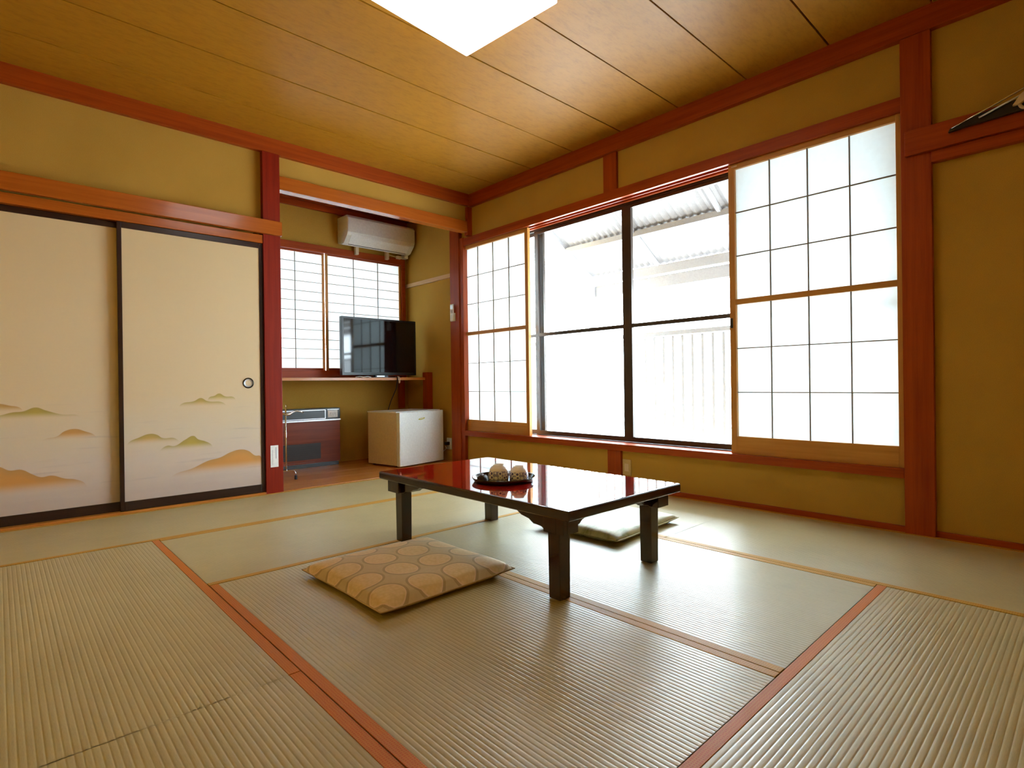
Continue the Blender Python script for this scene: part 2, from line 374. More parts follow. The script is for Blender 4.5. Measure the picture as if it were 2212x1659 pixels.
# alcove
AY = 1.12; AXL = -1.76; AZ = 2.56
mb = MB(); mb.box(AXL - 0.1, 0.2, AY, AY + 0.12, -0.1, 0.90); mb.box(AXL - 0.1, 0.2, AY, AY + 0.12, 2.13, AZ + 0.1); mb.box(0.045, 0.2, AY, AY + 0.12, 0.90, 2.13); mb.box(AXL - 0.1, -1.70, AY, AY + 0.12, 0.90, 2.13)
struct('wall_alcove_back', mb, 'plaster', 'ochre plaster at the back of the alcove around its paper window', 'wall')
struct('wall_alcove_left', B(AXL - 0.1, AXL, 0.03, AY, -0.1, AZ + 0.05), 'plaster', 'alcove side wall hidden behind the red post', 'wall')
struct('ceiling_alcove', B(AXL, XW, 0.06, AY, AZ, AZ + 0.06), 'red_x', 'dark wooden ceiling inside the alcove', 'ceiling')
fl = struct('floor_alcove', B(AXL, XW, -0.035, AY, -0.10, -0.012), 'lacq_x', 'polished amber boards on the alcove floor', 'floor')
for k in range(4):
    y0 = -0.034 + k * 0.288; y1 = min(y0 + 0.2865, AY)
    B(AXL, XW, y0, y1, -0.012, 0.004).build('floor_board', 'floor_x', fl, 0.0015)
# trims (posts and beams)
tn = [0]
def trim(mb, mat, label, bev=0.003):
    tn[0] += 1
    return struct('trim_%d' % tn[0], mb, mat, label, 'wooden trim', bev)
trim(B(XL, 0.065, -0.047, 0.0, 2.47, HC + 0.012), 'red_x', 'cornice along the ceiling over the sliding doors and alcove')
trim(B(0.062, XW + 0.02, YF, -0.048, 2.462, HC + 0.012), 'red_y', 'cornice along the ceiling over the wide window')
trim(B(-1.837, -1.716, -0.056, 0.06, 0.0, 2.468), 'deepred', 'red post between the sliding doors and the alcove')
trim(B(XL, -1.714, -0.088, -0.0565, 1.868, 1.968), 'beam', 'shiny orange beam over the sliding doors crossing the post')
trim(B(XL, -1.838, -0.050, 0.05, 1.803, 1.862), 'beam', 'grooved door lintel under the shiny orange beam')
trim(B(XL, -1.838, -0.058, 0.05, -0.055, 0.014), 'floor_x', 'threshold under the painted sliding doors')
trim(B(-1.7155, 0.040, -0.050, 0.03, 2.218, 2.318), 'beam', 'orange beam across the top of the alcove')
trim(B(-1.715, 0.05, -0.050, -0.0355, -0.055, 0.006), 'floor_x', 'pale edge strip where alcove boards meet the tatami')
trim(B(0.045, XW, -0.046, 0.004, 2.19, 2.461), 'red_z', 'short corner post above the window head')
trim(B(0.058, 0.16, 0.118, 0.262, 0.0, 2.30), 'red_z', 'corner post between alcove and window')
trim(B(0.068, 0.16, 0.062, 0.117, 0.0, 2.19), 'red_z', 'window jamb beside the alcove corner post')
trim(B(0.066, 0.20, -3.606, -3.482, 0.0, 2.461), 'red_z', 'tall red post at the right end of the window')
hd = MB(); hd.box(0.072, 0.205, -3.4815, 0.0615, 2.128, 2.182)
for a, c in ((0.072, 0.096), (0.136, 0.146), (0.184, 0.205)): hd.box(a, c, -3.4815, 0.0615, 2.112, 2.128)
trim(hd, 'red_y', 'window head beam with sliding grooves', 0.0)
sl = MB(); sl.box(0.066, 0.205, -3.4815, 0.0615, 0.272, 0.320)
trim(sl, 'red_y', 'red window sill under the paper screens')
trim(B(0.078, 0.12, -1.748, -1.628, 2.1825, 2.461), 'red_z', 'short post above the window head')
trim(B(0.078, 0.12, -1.756, -1.636, 0.031, 0.2715), 'red_z', 'short post below the window sill')
trim(B(0.040, 0.0655, YF, -3.503, 1.868, 1.988), 'red_y', 'dark rail on the wall right of the tall post')
trim(B(0.060, XW, YF, -3.6065, 1.815, 1.8675), 'red_y', 'thinner strip under the dark rail')
struct('baseboard_right', B(0.082, XW, -3.482, 0.0615, -0.055, 0.030), 'red_y', 'thin wooden strip along the floor under the window', 'baseboard', 0.002)
struct('baseboard_corner', B(0.082, XW, YF, -3.6065, -0.055, 0.028), 'red_y', 'thin wooden strip along the floor right of the tall post', 'baseboard', 0.002)
trim(B(0.075, XW, 0.28, 1.118, 1.840, 1.880), 'tan_y', 'pale batten on the alcove side wall')
# alcove window surround
aw = MB(); aw.box(-1.74, 0.062, 1.085, AY + 0.05, 2.085, 2.155); aw.box(0.018, 0.062, 1.085, AY + 0.05, 0.848, 2.085); aw.box(-1.74, -1.70, 1.085, AY + 0.05, 0.848, 2.085); aw.box(-1.70, 0.018, 1.075, AY + 0.05, 0.848, 0.925)
trim(aw, 'red_x', 'red frame around the alcove paper window')
trim(B(AXL, XW, 1.095, AY, 2.50, AZ - 0.001), 'red_x', 'dark trim under the alcove ceiling')

# ------------------------------------------------------------------ tatami mats
def tatami_mat(x0, x1, y0, y1, axis, h_lo, h_hi, label):
    """ribbed rush surface; cloth borders along the two long edges (h_lo at the low side, h_hi at the high side)"""
    g = 0.0018; x0 += g; x1 -= g; y0 += g; y1 -= g
    t = thing('tatami_mat', label, 'tatami mat', (x0, y0, 0), 0, 'tatami mats on the floor')
    Lx, Ly = x1 - x0, y1 - y0
    wd = Ly if axis == 0 else Lx; ln = Lx if axis == 0 else Ly
    hb = 0.030; p = 0.0145
    n = int(round((wd - 2 * hb) / p)); p = (wd - 2 * hb) / n
    mb = MB(); prof = []
    for k in range(n):
        a = hb + k * p
        prof += [(a + p * 0.02, -0.0007), (a + p * 0.12, -0.00015), (a + p * 0.30, 0.0), (a + p * 0.70, 0.0), (a + p * 0.88, -0.00015), (a + p * 0.98, -0.0007)]
    pts = [(0.0005, -0.002)] + prof + [(wd - 0.0005, -0.002)]
    for q, z in pts:
        for e in (0.0, ln): mb.v.append((e, q, z) if axis == 0 else (q, e, z))
    for k in range(len(pts) - 1): mb.f.append((2 * k, 2 * k + 1, 2 * k + 3, 2 * k + 2))
    mb.box(0, Lx, 0, Ly, -0.054, -0.0022)
    o = mb.build('rush_surface', 'tat_%d' % axis, t)
    me = o.data
    for pl in me.polygons: pl.use_smooth = len(pl.vertices) == 4 and abs(pl.normal.z) > 0.2 and pl.index < len(pts)
    for s_, hm in ((0, h_lo), (1, h_hi)):
        a, c = (0.0, hb) if s_ == 0 else (wd - hb, wd)
        mb = B(0, Lx, a, c, -0.03, 0.0012) if axis == 0 else B(a, c, 0, Ly, -0.03, 0.0012)
        mb.build('cloth_border', hm, t, 0.001)
    return t
X1, X2, X3 = -0.836, -1.744, -2.652
Y1, Y2, Y3, Y4 = -0.880, -1.785, -2.675, -3.580
XE, YE = 0.082, -0.058
g, og = 'heri_g', 'heri_o'
tatami_mat(XL + .01, X2, Y1, YE, 0, g, g, 'tatami mat in front of the painted sliding doors and red post')
tatami_mat(X2, XE, Y1, YE, 0, g, g, 'tatami mat in front of the alcove opening')
tatami_mat(X3, X1, Y2, Y1, 0, g, g, 'smooth tatami mat crosswise behind the gold cushion and table')
tatami_mat(XL + .01, X3, Y3, Y1, 1, og, og, 'ribbed tatami mat with orange border running away from lower left')
tatami_mat(XL + .01, X3, YF + .01, Y3, 1, og, og, 'tatami mat at bottom left corner beyond a plain seam')
tatami_mat(X3, X2, Y4, Y2, 1, og, g, 'tatami mat under the gold cushion, bottom centre')
tatami_mat(X2, X1, Y4, Y2, 1, g, g, 'shiny tatami mat under the far half of the table')
tatami_mat(X1, XE, Y3, Y1, 1, g, g, 'tatami mat beside the wall under the window middle')
tatami_mat(X1, XE, YF + .01, Y3, 1, g, g, 'tatami mat along the wall by the tall right post')
tatami_mat(X3, X1, YF + .01, Y4, 0, og, og, 'ribbed tatami mat at bottom right with orange border')

# ------------------------------------------------------------------ painted sliding doors (fusuma)
def fusuma(idx, x0, x1, yf, hills, label, pull_x):
    t = thing('door_%d' % idx, label, 'sliding door', (x0, yf, 0.0145), 0, None, 'structure')
    wdt = x1 - x0; z1 = 1.788
    sw = 0.024
    pm = fusuma_mat('painted_door_paper_%d' % idx, x0, wdt, hills)
    B(sw, wdt - sw, 0.004, 0.018, 0.05, z1 - 0.03).build('painted_panel', pm, t)
    for a in (0, wdt - sw): B(a, a + sw, 0, 0.022, 0, z1).build('stile', 'lacq_z', t, 0.003)
    B(sw, wdt - sw, 0.0, 0.022, z1 - 0.038, z1).build('top_rail', 'lacq_x', t, 0.003)
    B(sw, wdt - sw, 0.0, 0.022, 0.0, 0.058).build('bottom_rail', 'lacq_x', t, 0.003)
    if pull_x is not None:
        r = MB().lathe([(0.0285, 0.004), (0.0285, 0.0), (0.033, -0.003), (0.0375, 0.0), (0.0375, 0.004)], seg=36)
        d = MB().lathe([(0.0, 0.0025), (0.02, 0.002), (0.0285, 0.0005)], seg=36)
        for mb, nm, mt in ((r, 'pull_ring', 'blk_lac'), (d, 'pull_cup', 'silver')):
            mb.v = [(x, z, y) for x, y, z in mb.v]
            o = mb.build(nm, mt, t, 0, True); o.location = (pull_x - x0, 0.002, 0.785)
    return t
fusuma(1, -2.700, -1.840, -0.042, right_hills, 'painted sliding door with round pull, beside the red post', -1.946)
fusuma(2, XL + 0.005, -2.665, -0.012, left_hills, 'painted sliding door further from the red post', -3.40)

# ------------------------------------------------------------------ paper screens (shoji) on the window wall
def shoji(idx, y_hi, cols, label, thick=0.030, xs=0.100, pull=()):
    """cols: decreasing y positions of pane edges; y_hi outer edge"""
    y_lo = cols[-1] - 0.038
    z0, z1 = 0.3205, 2.112
    t = thing('window_%d' % idx, label, 'paper screen', (xs, y_hi, z0), 0, None, 'structure')
    def lb(ya, yb, za, zb, d0=0.0, d1=thick): return B(d0, d1, ya - y_hi, yb - y_hi, za - z0, zb - z0)
    rows_u = [1.275 + k * (2.079 - 1.275) / 3 for k in range(4)]
    rows_l = [0.428 + k * (1.243 - 0.428) / 3 for k in range(4)]
    lb(y_hi, cols[0], z0, z1).build('stile', 'shoji_z', t, 0.002)
    lb(cols[-1], y_lo, z0, z1).build('stile', 'shoji_z', t, 0.002)
    lb(cols[0], cols[-1], 2.079, z1).build('top_rail', 'shoji_y', t, 0.002)
    lb(cols[0], cols[-1], z0, 0.428).build('bottom_rail', 'shoji_y', t, 0.002)
    lb(cols[0], cols[-1], 1.243, 1.275).build('middle_rail', 'shoji_y', t, 0.002)
    for c in cols[1:-1]:
        for rr in (rows_u, rows_l):
            lb(c - 0.0028, c + 0.0028, rr[0], rr[-1], 0.009, 0.020).build('muntin', 'kumiko', t)
    for rr in (rows_u, rows_l):
        for z in rr[1:-1]:
            lb(cols[0], cols[-1], z - 0.0028, z + 0.0028, 0.0085, 0.0195).build('muntin', 'kumiko', t)
    cache = {}
    for a, c in zip(cols, cols[1:]):
        for rr in (rows_u, rows_l):
            for za, zb in zip(rr, rr[1:]):
                key = (round(abs(c - a), 3), round(zb - za, 3))
                if key not in cache:
                    w_, h_ = c - a, zb - za
                    o = MB().quad((0, 0, 0), (0, w_, 0), (0, w_, h_), (0, 0, h_)).build('paper_pane', 'washi', t); cache[key] = o
                else: o = dup(cache[key], t)
                o.location = (0.0205, a - y_hi, za - z0)
    for py, pz in pull:
        lb(py - 0.008, py + 0.008, pz - 0.030, pz + 0.030, -0.001, 0.004).build('finger_pull', 'blk', t, 0.001)
    return t
sL = shoji(2, 0.148, [0.112, -0.107, -0.325, -0.540, -0.757], 'narrow looking paper screen between the alcove post and open window', pull=((0.130, 0.96),))
sR = shoji(3, -2.578, [-2.616, -2.823, -3.032, -3.243, -3.454], 'large paper screen beside the tall right post', pull=((-2.590, 1.13),))
B(-0.0006, 0.0005, -0.055, -0.020, 1.771, 1.779).build('maker_sticker', 'beige', sR)

# alcove shoji
def alcove_shoji(idx, cols, yoff, label):
    z0, z1 = 0.9255, 2.0845
    x_lo, x_hi = cols[0] - 0.022, cols[-1] + 0.022
    t = thing('window_%d' % idx, label, 'paper screen', (x_lo, AY + yoff, z0), 0, None, 'structure')
    def lb(xa, xb, za, zb, d0=0.0, d1=0.022): return B(xa - x_lo, xb - x_lo, d0, d1, za - z0, zb - z0)
    zb0, zt = 0.948, 2.072
    lb(x_lo, cols[0], z0, z1).build('stile', 'shoji_z', t, 0.001); lb(cols[-1], x_hi, z0, z1).build('stile', 'shoji_z', t, 0.001)
    lb(cols[0], cols[-1], z0, zb0).build('bottom_rail', 'red_x', t, 0.001); lb(cols[0], cols[-1], zt, z1).build('top_rail', 'red_x', t, 0.001)
    for c in cols[1:-1]: lb(c - 0.003, c + 0.003, zb0, zt, 0.006, 0.014).build('muntin', 'kumiko', t)
    n = 12; st = (zt - zb0) / n
    first = None
    for k in range(1, n):
        if first is None: first = lb(cols[0], cols[-1], zb0 - 0.0024, zb0 + 0.0024, 0.0055, 0.0135).build('muntin', 'kumiko', t); o = first
        else: o = dup(first, t)
        o.location = (0, 0, k * st)
    cache = {}
    for a, c in zip(cols, cols[1:]):
        for k in range(n):
            key = round(c - a, 3)
            if key not in cache: cache[key] = o = MB().quad((0, 0, 0), (c - a, 0, 0), (c - a, 0, st), (0, 0, st)).build('paper_pane', 'washi_dim', t)
            else: o = dup(cache[key], t)
            o.location = (a - x_lo, 0.0145, zb0 + k * st - z0)
    return t
alcove_shoji(4, [-0.822, -0.541, -0.262, -0.004], -0.015, 'alcove paper window behind the television')
alcove_shoji(5, [-1.678, -1.408, -1.138, -0.868], 0.010, 'alcove paper window beside the red post')

# ------------------------------------------------------------------ bronze sash window
win = thing('window_1', 'dark bronze sliding sash window opened to a veranda', 'window', (0.215, 0.0, 0.30), 0, None, 'structure')
fr = MB(); WX = 0.0
fr.box(0.0, 0.085, -3.50, 0.16, 1.80, 1.86); fr.box(0.0, 0.085, -3.50, 0.16, -0.03, 0.022); fr.box(0.0, 0.085, 0.12, 0.16, 0.022, 1.80); fr.box(0.0, 0.085, -3.50, -3.46, 0.022, 1.80)
fr.build('sash_frame', 'bronze', win)
edges = [0.125, -0.79, -1.725, -2.64, -3.47]
for k in range(4):
    a, c = edges[k], edges[k + 1]
    if k == 0: c -= 0.035
    if k == 3: a += 0.035
    if k == 1: a += 0.035
    if k == 2: c -= 0.035
    d = 0.045 if k in (0, 3) else 0.010
    sm = MB(); sw = 0.040
    sm.box(d, d + 0.026, a - sw, a, 0.024, 1.812); sm.box(d, d + 0.026, c, c + sw, 0.024, 1.812)
    sm.box(d, d + 0.026, c + sw, a - sw, 1.775, 1.812); sm.box(d, d + 0.026, c + sw, a - sw, 0.024, 0.060)
    sm.box(d + 0.002, d + 0.024, c + sw, a - sw, 0.880, 0.908)
    ob = sm.build('sash', 'bronze', win)
    for za, zb in ((0.060, 0.880), (0.908, 1.775)):
        MB().quad((d + 0.013, a - sw, za), (d + 0.013, c + sw, za), (d + 0.013, c + sw, zb), (d + 0.013, a - sw, zb)).build('glass_pane', 'glass', ob)

# ------------------------------------------------------------------ veranda outside
struct('floor_veranda', B(0.30, 1.45, -5.5, 1.2, -0.20, 0.02), 'concrete', 'pale veranda floor outside the window', 'floor')
ra = thing('veranda_railing', 'white railing of thin upright bars outside the window', 'railing', (1.22, 0, 0.02))
B(-0.025, 0.025, -5.4, 1.1, 1.17, 1.21).build('handrail', 'rail_grey', ra, 0.004)
B(-0.015, 0.015, -5.4, 1.1, 0.08, 0.11).build('bottom_rail', 'rail_grey', ra, 0.002)
base = None
for k in range(60):
    y = 0.95 - k * 0.095
    if base is None: base = B(-0.012, 0.012, -0.012, 0.012, 0.0, 1.165).build('baluster', 'rail_grey', ra); o = base
    else: o = dup(base, ra)
    o.location = (0, y, 0)
ro = thing('veranda_roof', 'pale translucent roof sheets over the veranda outside the window', 'roof', (0, 0, 0))
x_in, z_in, x_out, z_out = 0.24, 2.62, 1.42, 1.90
def roofz(x): return z_in + (z_out - z_in) * (x - x_in) / (x_out - x_in)
y_end = -0.42
for k in range(6):
    ya = y_end - k * 0.82; yb = ya - 0.815
    mb = MB(); nn = 24
    for j in range(nn + 1):
        yy = ya + (yb - ya) * j / nn; dz = 0.006 * math.cos(j * math.pi)
        mb.v += [(x_in, yy, z_in + dz), (x_out, yy, z_out + dz)]
    for j in range(nn): mb.f.append((2 * j, 2 * j + 1, 2 * j + 3, 2 * j + 2))
    mb.build('roof_sheet', 'roofsheet', ro)
for xx in (0.62, 1.0):
    B(xx - 0.02, xx + 0.02, -5.35, y_end, roofz(xx) - 0.07, roofz(xx) - 0.022).build('purlin', 'rail_grey', ro)
for k in range(6):
    y = y_end - 0.02 - k * 0.82
    MB().prism([(x_in, z_in - 0.012), (x_out, z_out - 0.012), (x_out, z_out - 0.05), (x_in, z_in - 0.05)], 1, y - 0.015, y + 0.015).build('rafter', 'rail_grey', ro)
B(x_out - 0.04, x_out, -5.35, y_end + 0.03, z_out - 0.10, z_out - 0.015).build('eaves_beam', 'rail_grey', ro)
B(x_out, x_out + 0.09, -5.35, y_end + 0.2, z_out - 0.22, z_out - 0.11).build('gutter', 'rail_grey', ro)
for y in (y_end - 0.03, -3.0, -5.3):
    B(x_out - 0.035, x_out + 0.0, y - 0.03, y + 0.03, -0.02 + 0.04, z_out - 0.10).build('roof_post', 'rail_grey', ro)
struct('ground_outside', B(-8, 40, -40, 40, -3.2, -3.0), 'concrete', 'pale ground below the veranda', 'ground')

# ------------------------------------------------------------------ ceiling lamp
lp = thing('ceiling_lamp', 'square glowing white ceiling lamp in an ivory frame', 'lamp', (-1.700, -2.225, HC), math.radians(5))
h = 0.316
B(-h + 0.03, h - 0.03, -h + 0.03, h - 0.03, -0.0500, -0.0015).build('lamp_base', 'white', lp)
frm = MB(); fw = 0.020
for q in ((-h, h, h - fw, h), (-h, h, -h, -h + fw), (-h, -h + fw, -h + fw, h - fw), (h - fw, h, -h + fw, h - fw)): frm.box(q[0], q[1], q[2], q[3], -0.050, -0.0015)
frm.build('lamp_frame', 'lampframe', lp, 0.001)
B(-h + fw - 0.002, h - fw + 0.002, -h + fw - 0.002, h - fw + 0.002, -0.092, -0.0505).build('lamp_diffuser', 'diffuser', lp, 0.008)

# ------------------------------------------------------------------ low table
TC = (-1.487, -2.307)
tb = thing('low_table', 'low red lacquer table with dark legs on the tatami', 'table', (TC[0], TC[1], 0.0014))
hx, hy = 0.360, 0.631; zt = 0.338; th = 0.036
mb = MB(); mb.box(-hx, hx, -hy, hy, zt - th, zt)
tp = mb.build('tabletop', 'dklac', tb, 0.009, False, 3)
B(-hx + 0.0075, hx - 0.0075, -hy + 0.0075, hy - 0.0075, zt - 0.004, zt + 0.0006).build('lacquer_surface', 'redlac', tb, 0.0005)
LX, LY, lw = 0.287, 0.519, 0.029
prof = [(-0.066, 0.0), (0.195, 0.0), (0.190, -0.012), (0.165, -0.026), (0.125, -0.034), (0.105, -0.046), (0.060, -0.052), (0.045, -0.060), (-0.045, -0.060), (-0.066, -0.060), (-0.066, -0.02)]
prof_x = [(-0.050, 0.0), (0.150, 0.0), (0.146, -0.012), (0.125, -0.026), (0.095, -0.034), (0.080, -0.046), (0.050, -0.052), (0.040, -0.060), (-0.050, -0.060)]
for sx in (-1, 1):
    for sy in (-1, 1):
        mb = MB()
        a, c = lw, lw - 0.002
        i = len(mb.v)
        mb.v += [(sx * LX + p * c, sy * LY + q * c, 0.0) for p, q in ((-1, -1), (1, -1), (1, 1), (-1, 1))] + [(sx * LX + p * a, sy * LY + q * a, zt - th) for p, q in ((-1, -1), (1, -1), (1, 1), (-1, 1))]
        mb.f += [(0, 3, 2, 1), (4, 5, 6, 7), (0, 1, 5, 4), (1, 2, 6, 5), (2, 3, 7, 6), (3, 0, 4, 7)]
        mb.build('leg', 'dklac', tb, 0.004)
        pts = [(sy * (LY - s_), zt - th + z) for s_, z in prof]
        MB().prism(pts, 0, sx * LX - 0.0295, sx * LX + 0.0295).box(sx * (LX + 0.028), sx * (LX + 0.0495), sy * (LY + 0.028), sy * (LY + 0.0655), zt - th - 0.0598, zt - th).build('apron_bracket', 'dklac', tb, 0.002)
        pts = [(sx * (LX - s_), zt - th + z) for s_, z in prof_x]
        MB().prism(pts, 1, sy * LY - 0.0300, sy * LY + 0.0300).build('apron_bracket', 'dklac', tb, 0.002)

# ------------------------------------------------------------------ tea tray, cups, packets
ZT = zt + 0.0022
tr = MB().lathe([(0.0, 0.003), (0.118, 0.003), (0.129, 0.006), (0.138, 0.019), (0.1415, 0.021), (0.143, 0.018), (0.133, 0.003), (0.126, 0.0), (0.0, 0.0)], seg=56).build('tea_tray', 'blk_lac', None, 0, True)
tr.location = (-1.594, -2.335, ZT); tag(tr, 'round black lacquer tray holding upturned cups on the red table', 'tray')
cup_prof = [(0.0, 0.066), (0.0195, 0.066), (0.021, 0.068), (0.0225, 0.075), (0.0250, 0.0755), (0.0262, 0.068), (0.033, 0.0645), (0.0395, 0.054), (0.0435, 0.036), (0.0445, 0.018), (0.0440, 0.0), (0.0415, 0.0), (0.0415, 0.02), (0.037, 0.05), (0.018, 0.061), (0.0, 0.0615)]
cups = []
for (x, y, s_, lab) in ((-1.634, -2.345, 1.0, 'upturned blue patterned tea cup, the bigger of two on the tray, beside the packets'), (-1.568, -2.404, 0.94, 'upturned blue patterned tea cup, the smaller of two, on the tray side away from packets')):
    if not cups: o = MB().lathe(cup_prof, seg=48).build('tea_cup', 'cup', None, 0, True)
    else: o = cups[0].copy(); COL.objects.link(o)
    cups.append(o); o.location = (x, y, ZT + 0.0032); o.scale = (s_, s_, s_ * (1.0 if s_ == 1 else 0.93)); o.rotation_euler = (0, 0, 0.6 * len(cups)); tag(o, lab, 'cup', 'tea cups on the tray')
def packet(name, mat, lab, cat, loc, rz, sx, sy, sz, seed):
    rnd = random.Random(seed); mb = MB(); n, k = 10, 8
    for top in (1, 0):
        for i in range(n + 1):
            for j in range(k + 1):
                u, v = -1 + 2 * i / n, -1 + 2 * j / k
                hgt = ((1 - u ** 4) * (1 - v ** 4)) ** 0.5
                z = sz * (0.18 + hgt * (0.75 + 0.25 * rnd.random())) if top else 0.0
                if top and (i in (0, n) or j in (0, k)): z = sz * 0.12
                mb.v.append((u * sx * (1 + 0.05 * rnd.uniform(-1, 1)), v * sy * (1 + 0.05 * rnd.uniform(-1, 1)), z))
    m_ = (n + 1) * (k + 1)
    for i in range(n):
        for j in range(k):
            a = i * (k + 1) + j; q = (a, a + k + 1, a + k + 2, a + 1)
            mb.f.append(q); mb.f.append(tuple(m_ + t for t in q)[::-1])
    ring = [i * (k + 1) for i in range(n + 1)] + [n * (k + 1) + j for j in range(1, k + 1)] + [i * (k + 1) + k for i in range(n - 1, -1, -1)] + [j for j in range(k - 1, 0, -1)]
    for a, c in zip(ring, ring[1:] + ring[:1]): mb.f.append((a, c, m_ + c, m_ + a))
    o = mb.build(name, mat, None, 0, False); o.location = loc; o.rotation_euler = (0, 0, rz); return tag(o, lab, cat)
M['dkfoil'] = plain('dark_brown_foil', (0.035, 0.012, 0.016), 0.3)
M['greenfoil'] = plain('pale_green_wrapper', (0.34, 0.36, 0.22), 0.45)
packet('sweet_packet', 'dkfoil', 'dark brown crumpled packet lying on the black tray', 'packet', (-1.676, -2.284, ZT + 0.0034), 0.5, 0.028, 0.020, 0.026, 3)
packet('sweet_packet', 'greenfoil', 'pale green packet leaning behind the bigger upturned cup', 'packet', (-1.606, -2.272, ZT + 0.0034), 1.0, 0.022, 0.020, 0.036, 5)

# ------------------------------------------------------------------ floor cushions
def cushion(lab, x, y, rz, wx, wy, hgt, mat, seam, seed):
    t = thing('floor_cushion', lab, 'cushion', (x, y, 0.0014), rz, 'floor cushions by the table')
    n = 28; rnd = random.Random(seed); mb = MB()
    def outline(u, v):
        px = u * (1 - 0.035 * (1 - v * v)); py = v * (1 - 0.035 * (1 - u * u))
        return px * wx / 2, py * wy / 2
    lump = [(rnd.uniform(-.8, .8), rnd.uniform(-.8, .8), rnd.uniform(-.006, .006)) for _ in range(14)]
    for top in (1, 0):
        for i in range(n + 1):
            for j in range(n + 1):
                u, v = -1 + 2 * i / n, -1 + 2 * j / n
                u = math.copysign(abs(u) ** 0.8, u); v = math.copysign(abs(v) ** 0.8, v)
                x_, y_ = outline(u, v)
                e = max(0.0, (1 - abs(u) ** 4)) * max(0.0, (1 - abs(v) ** 4))
                corner = max(0, abs(u) + abs(v) - 1.55) * 0.012
                lift = 0.021 + 0.006 * (abs(u) * abs(v)) ** 3
                if top: z = lift + hgt * e ** 0.36 + sum(h_ * math.exp(-((u - a) ** 2 + (v - c) ** 2) * 9) for a, c, h_ in lump) * e
                else: z = lift * (1 - min(1, e ** 0.5 * 1.5))
                mb.v.append((x_, y_, max(z, 0.0)))
    m_ = (n + 1) ** 2
    for i in range(n):
        for j in range(n):
            a = i * (n + 1) + j; q = (a, a + n + 1, a + n + 2, a + 1)
            mb.f.append(q); mb.f.append(tuple(m_ + k for k in q)[::-1])
    ring = [i * (n + 1) for i in range(n + 1)] + [n * (n + 1) + j for j in range(1, n + 1)] + [i * (n + 1) + n for i in range(n - 1, -1, -1)] + [j for j in range(n - 1, 0, -1)]
    for a, c in zip(ring, ring[1:] + ring[:1]): mb.f.append((a, c, m_ + c, m_ + a))
    mb.build('cushion_cover', mat, t, 0, True)
    pts = [Vector(mb.v[a]) + Vector((0, 0, 0.0)) for a in ring]
    mt = MB(); mt.tube(pts + [pts[0]], 0.0028, 6); mt.build('seam_piping', seam, t, 0, True)
    return t
M['seam1'] = plain('tan_piping', (0.50, 0.33, 0.14), 0.6); M['seam2'] = plain('green_piping', (0.46, 0.45, 0.26), 0.6)
cushion('gold floor cushion with round medallion pattern in front of the table', -2.038, -2.240, 0.02, 0.610, 0.610, 0.050, 'cush1', 'seam1', 2)
cushion('pale green floor cushion on the window side of the table', -0.845, -2.330, 0.06, 0.610, 0.520, 0.044, 'cush2', 'seam2', 9)

# ------------------------------------------------------------------ alcove: shelf, television, air conditioner, heater, fridge ...
sh = thing('wall_shelf', 'long wooden shelf across the alcove under its window', 'shelf', (-0.83, 0.67, 0.82))
B(-0.925, 0.895, 0.0, 0.40, 0.0, 0.027).build('shelf_board', 'floor_x', sh, 0.003)
B(0.855, 0.925, -0.032, 0.045, -0.814, 0.080).build('end_support', 'red_z', sh, 0.003)
B(0.790, 0.850, 0.385, 0.425, -0.30, -0.001).build('rear_bracket', 'red_z', sh, 0.002)
tv = thing('television', 'flat black television standing on the alcove shelf', 'television', (-0.415, 0.80, 0.8475), math.radians(0.6))
B(-0.418, 0.418, 0.008, 0.050, 0.028, 0.592).build('housing', 'blk', tv, 0.005)
B(-0.418, 0.418, 0.0, 0.010, 0.024, 0.592).build('bezel', 'blk', tv, 0.003)
B(-0.398, 0.398, -0.0012, 0.001, 0.052, 0.572).build('screen', 'blk_gloss', tv)
B(-0.06, 0.06, 0.02, 0.05, 0.006, 0.030).build('neck', 'blk', tv, 0.003)
B(-0.20, 0.20, -0.07, 0.12, 0.0, 0.010).build('stand_base', 'blk_gloss', tv, 0.004)
bx = thing('set_top_box', 'small grey black box on the shelf under the television', 'box', (-0.470, 0.700, 0.8475))
B(-0.07, 0.07, -0.012, 0.022, 0, 0.022).build('case', 'blk', bx, 0.003); B(-0.055, 0.03, -0.0135, -0.0115, 0.006, 0.018).build('display', M['silver'], bx)
cb = MB().tube([(-0.74, 0.71, 0.852), (-0.70, 0.70, 0.858), (-0.66, 0.705, 0.852), (-0.62, 0.69, 0.857), (-0.585, 0.70, 0.852)], 0.004, 6).build('white_cord', 'acflap', None, 0, True)
tag(cb, 'short white cord lying on the shelf edge under the television', 'cord')
hc = thing('hanging_cord', 'bundled cord hanging over the shelf front edge', 'cord', (-0.305, 0.662, 0.85))
MB().tube([(0.0, 0.03, 0.002), (0.0, 0.002, 0.006), (0.0, -0.007, -0.006), (0.004, -0.007, -0.035)], 0.005, 6).build('plug_tail', 'beige', hc, 0, True)
MB().tube([(0.012, 0.03, 0.002), (0.012, 0.000, 0.004), (0.014, -0.008, -0.01), (0.018, -0.007, -0.050), (0.012, -0.006, -0.062), (0.006, -0.006, -0.04)], 0.005, 6).build('cord_loop', 'beige', hc, 0, True)
MB().tube([(-0.008, 0.03, 0.002), (-0.008, 0.0, 0.004), (-0.008, -0.008, -0.01), (-0.006, 0.03, -0.12), (0.0, 0.14, -0.24), (0.0, 0.24, -0.40), (0.0, 0.42, -0.55)], 0.0045, 6).build('black_lead', 'blk', hc, 0, True)

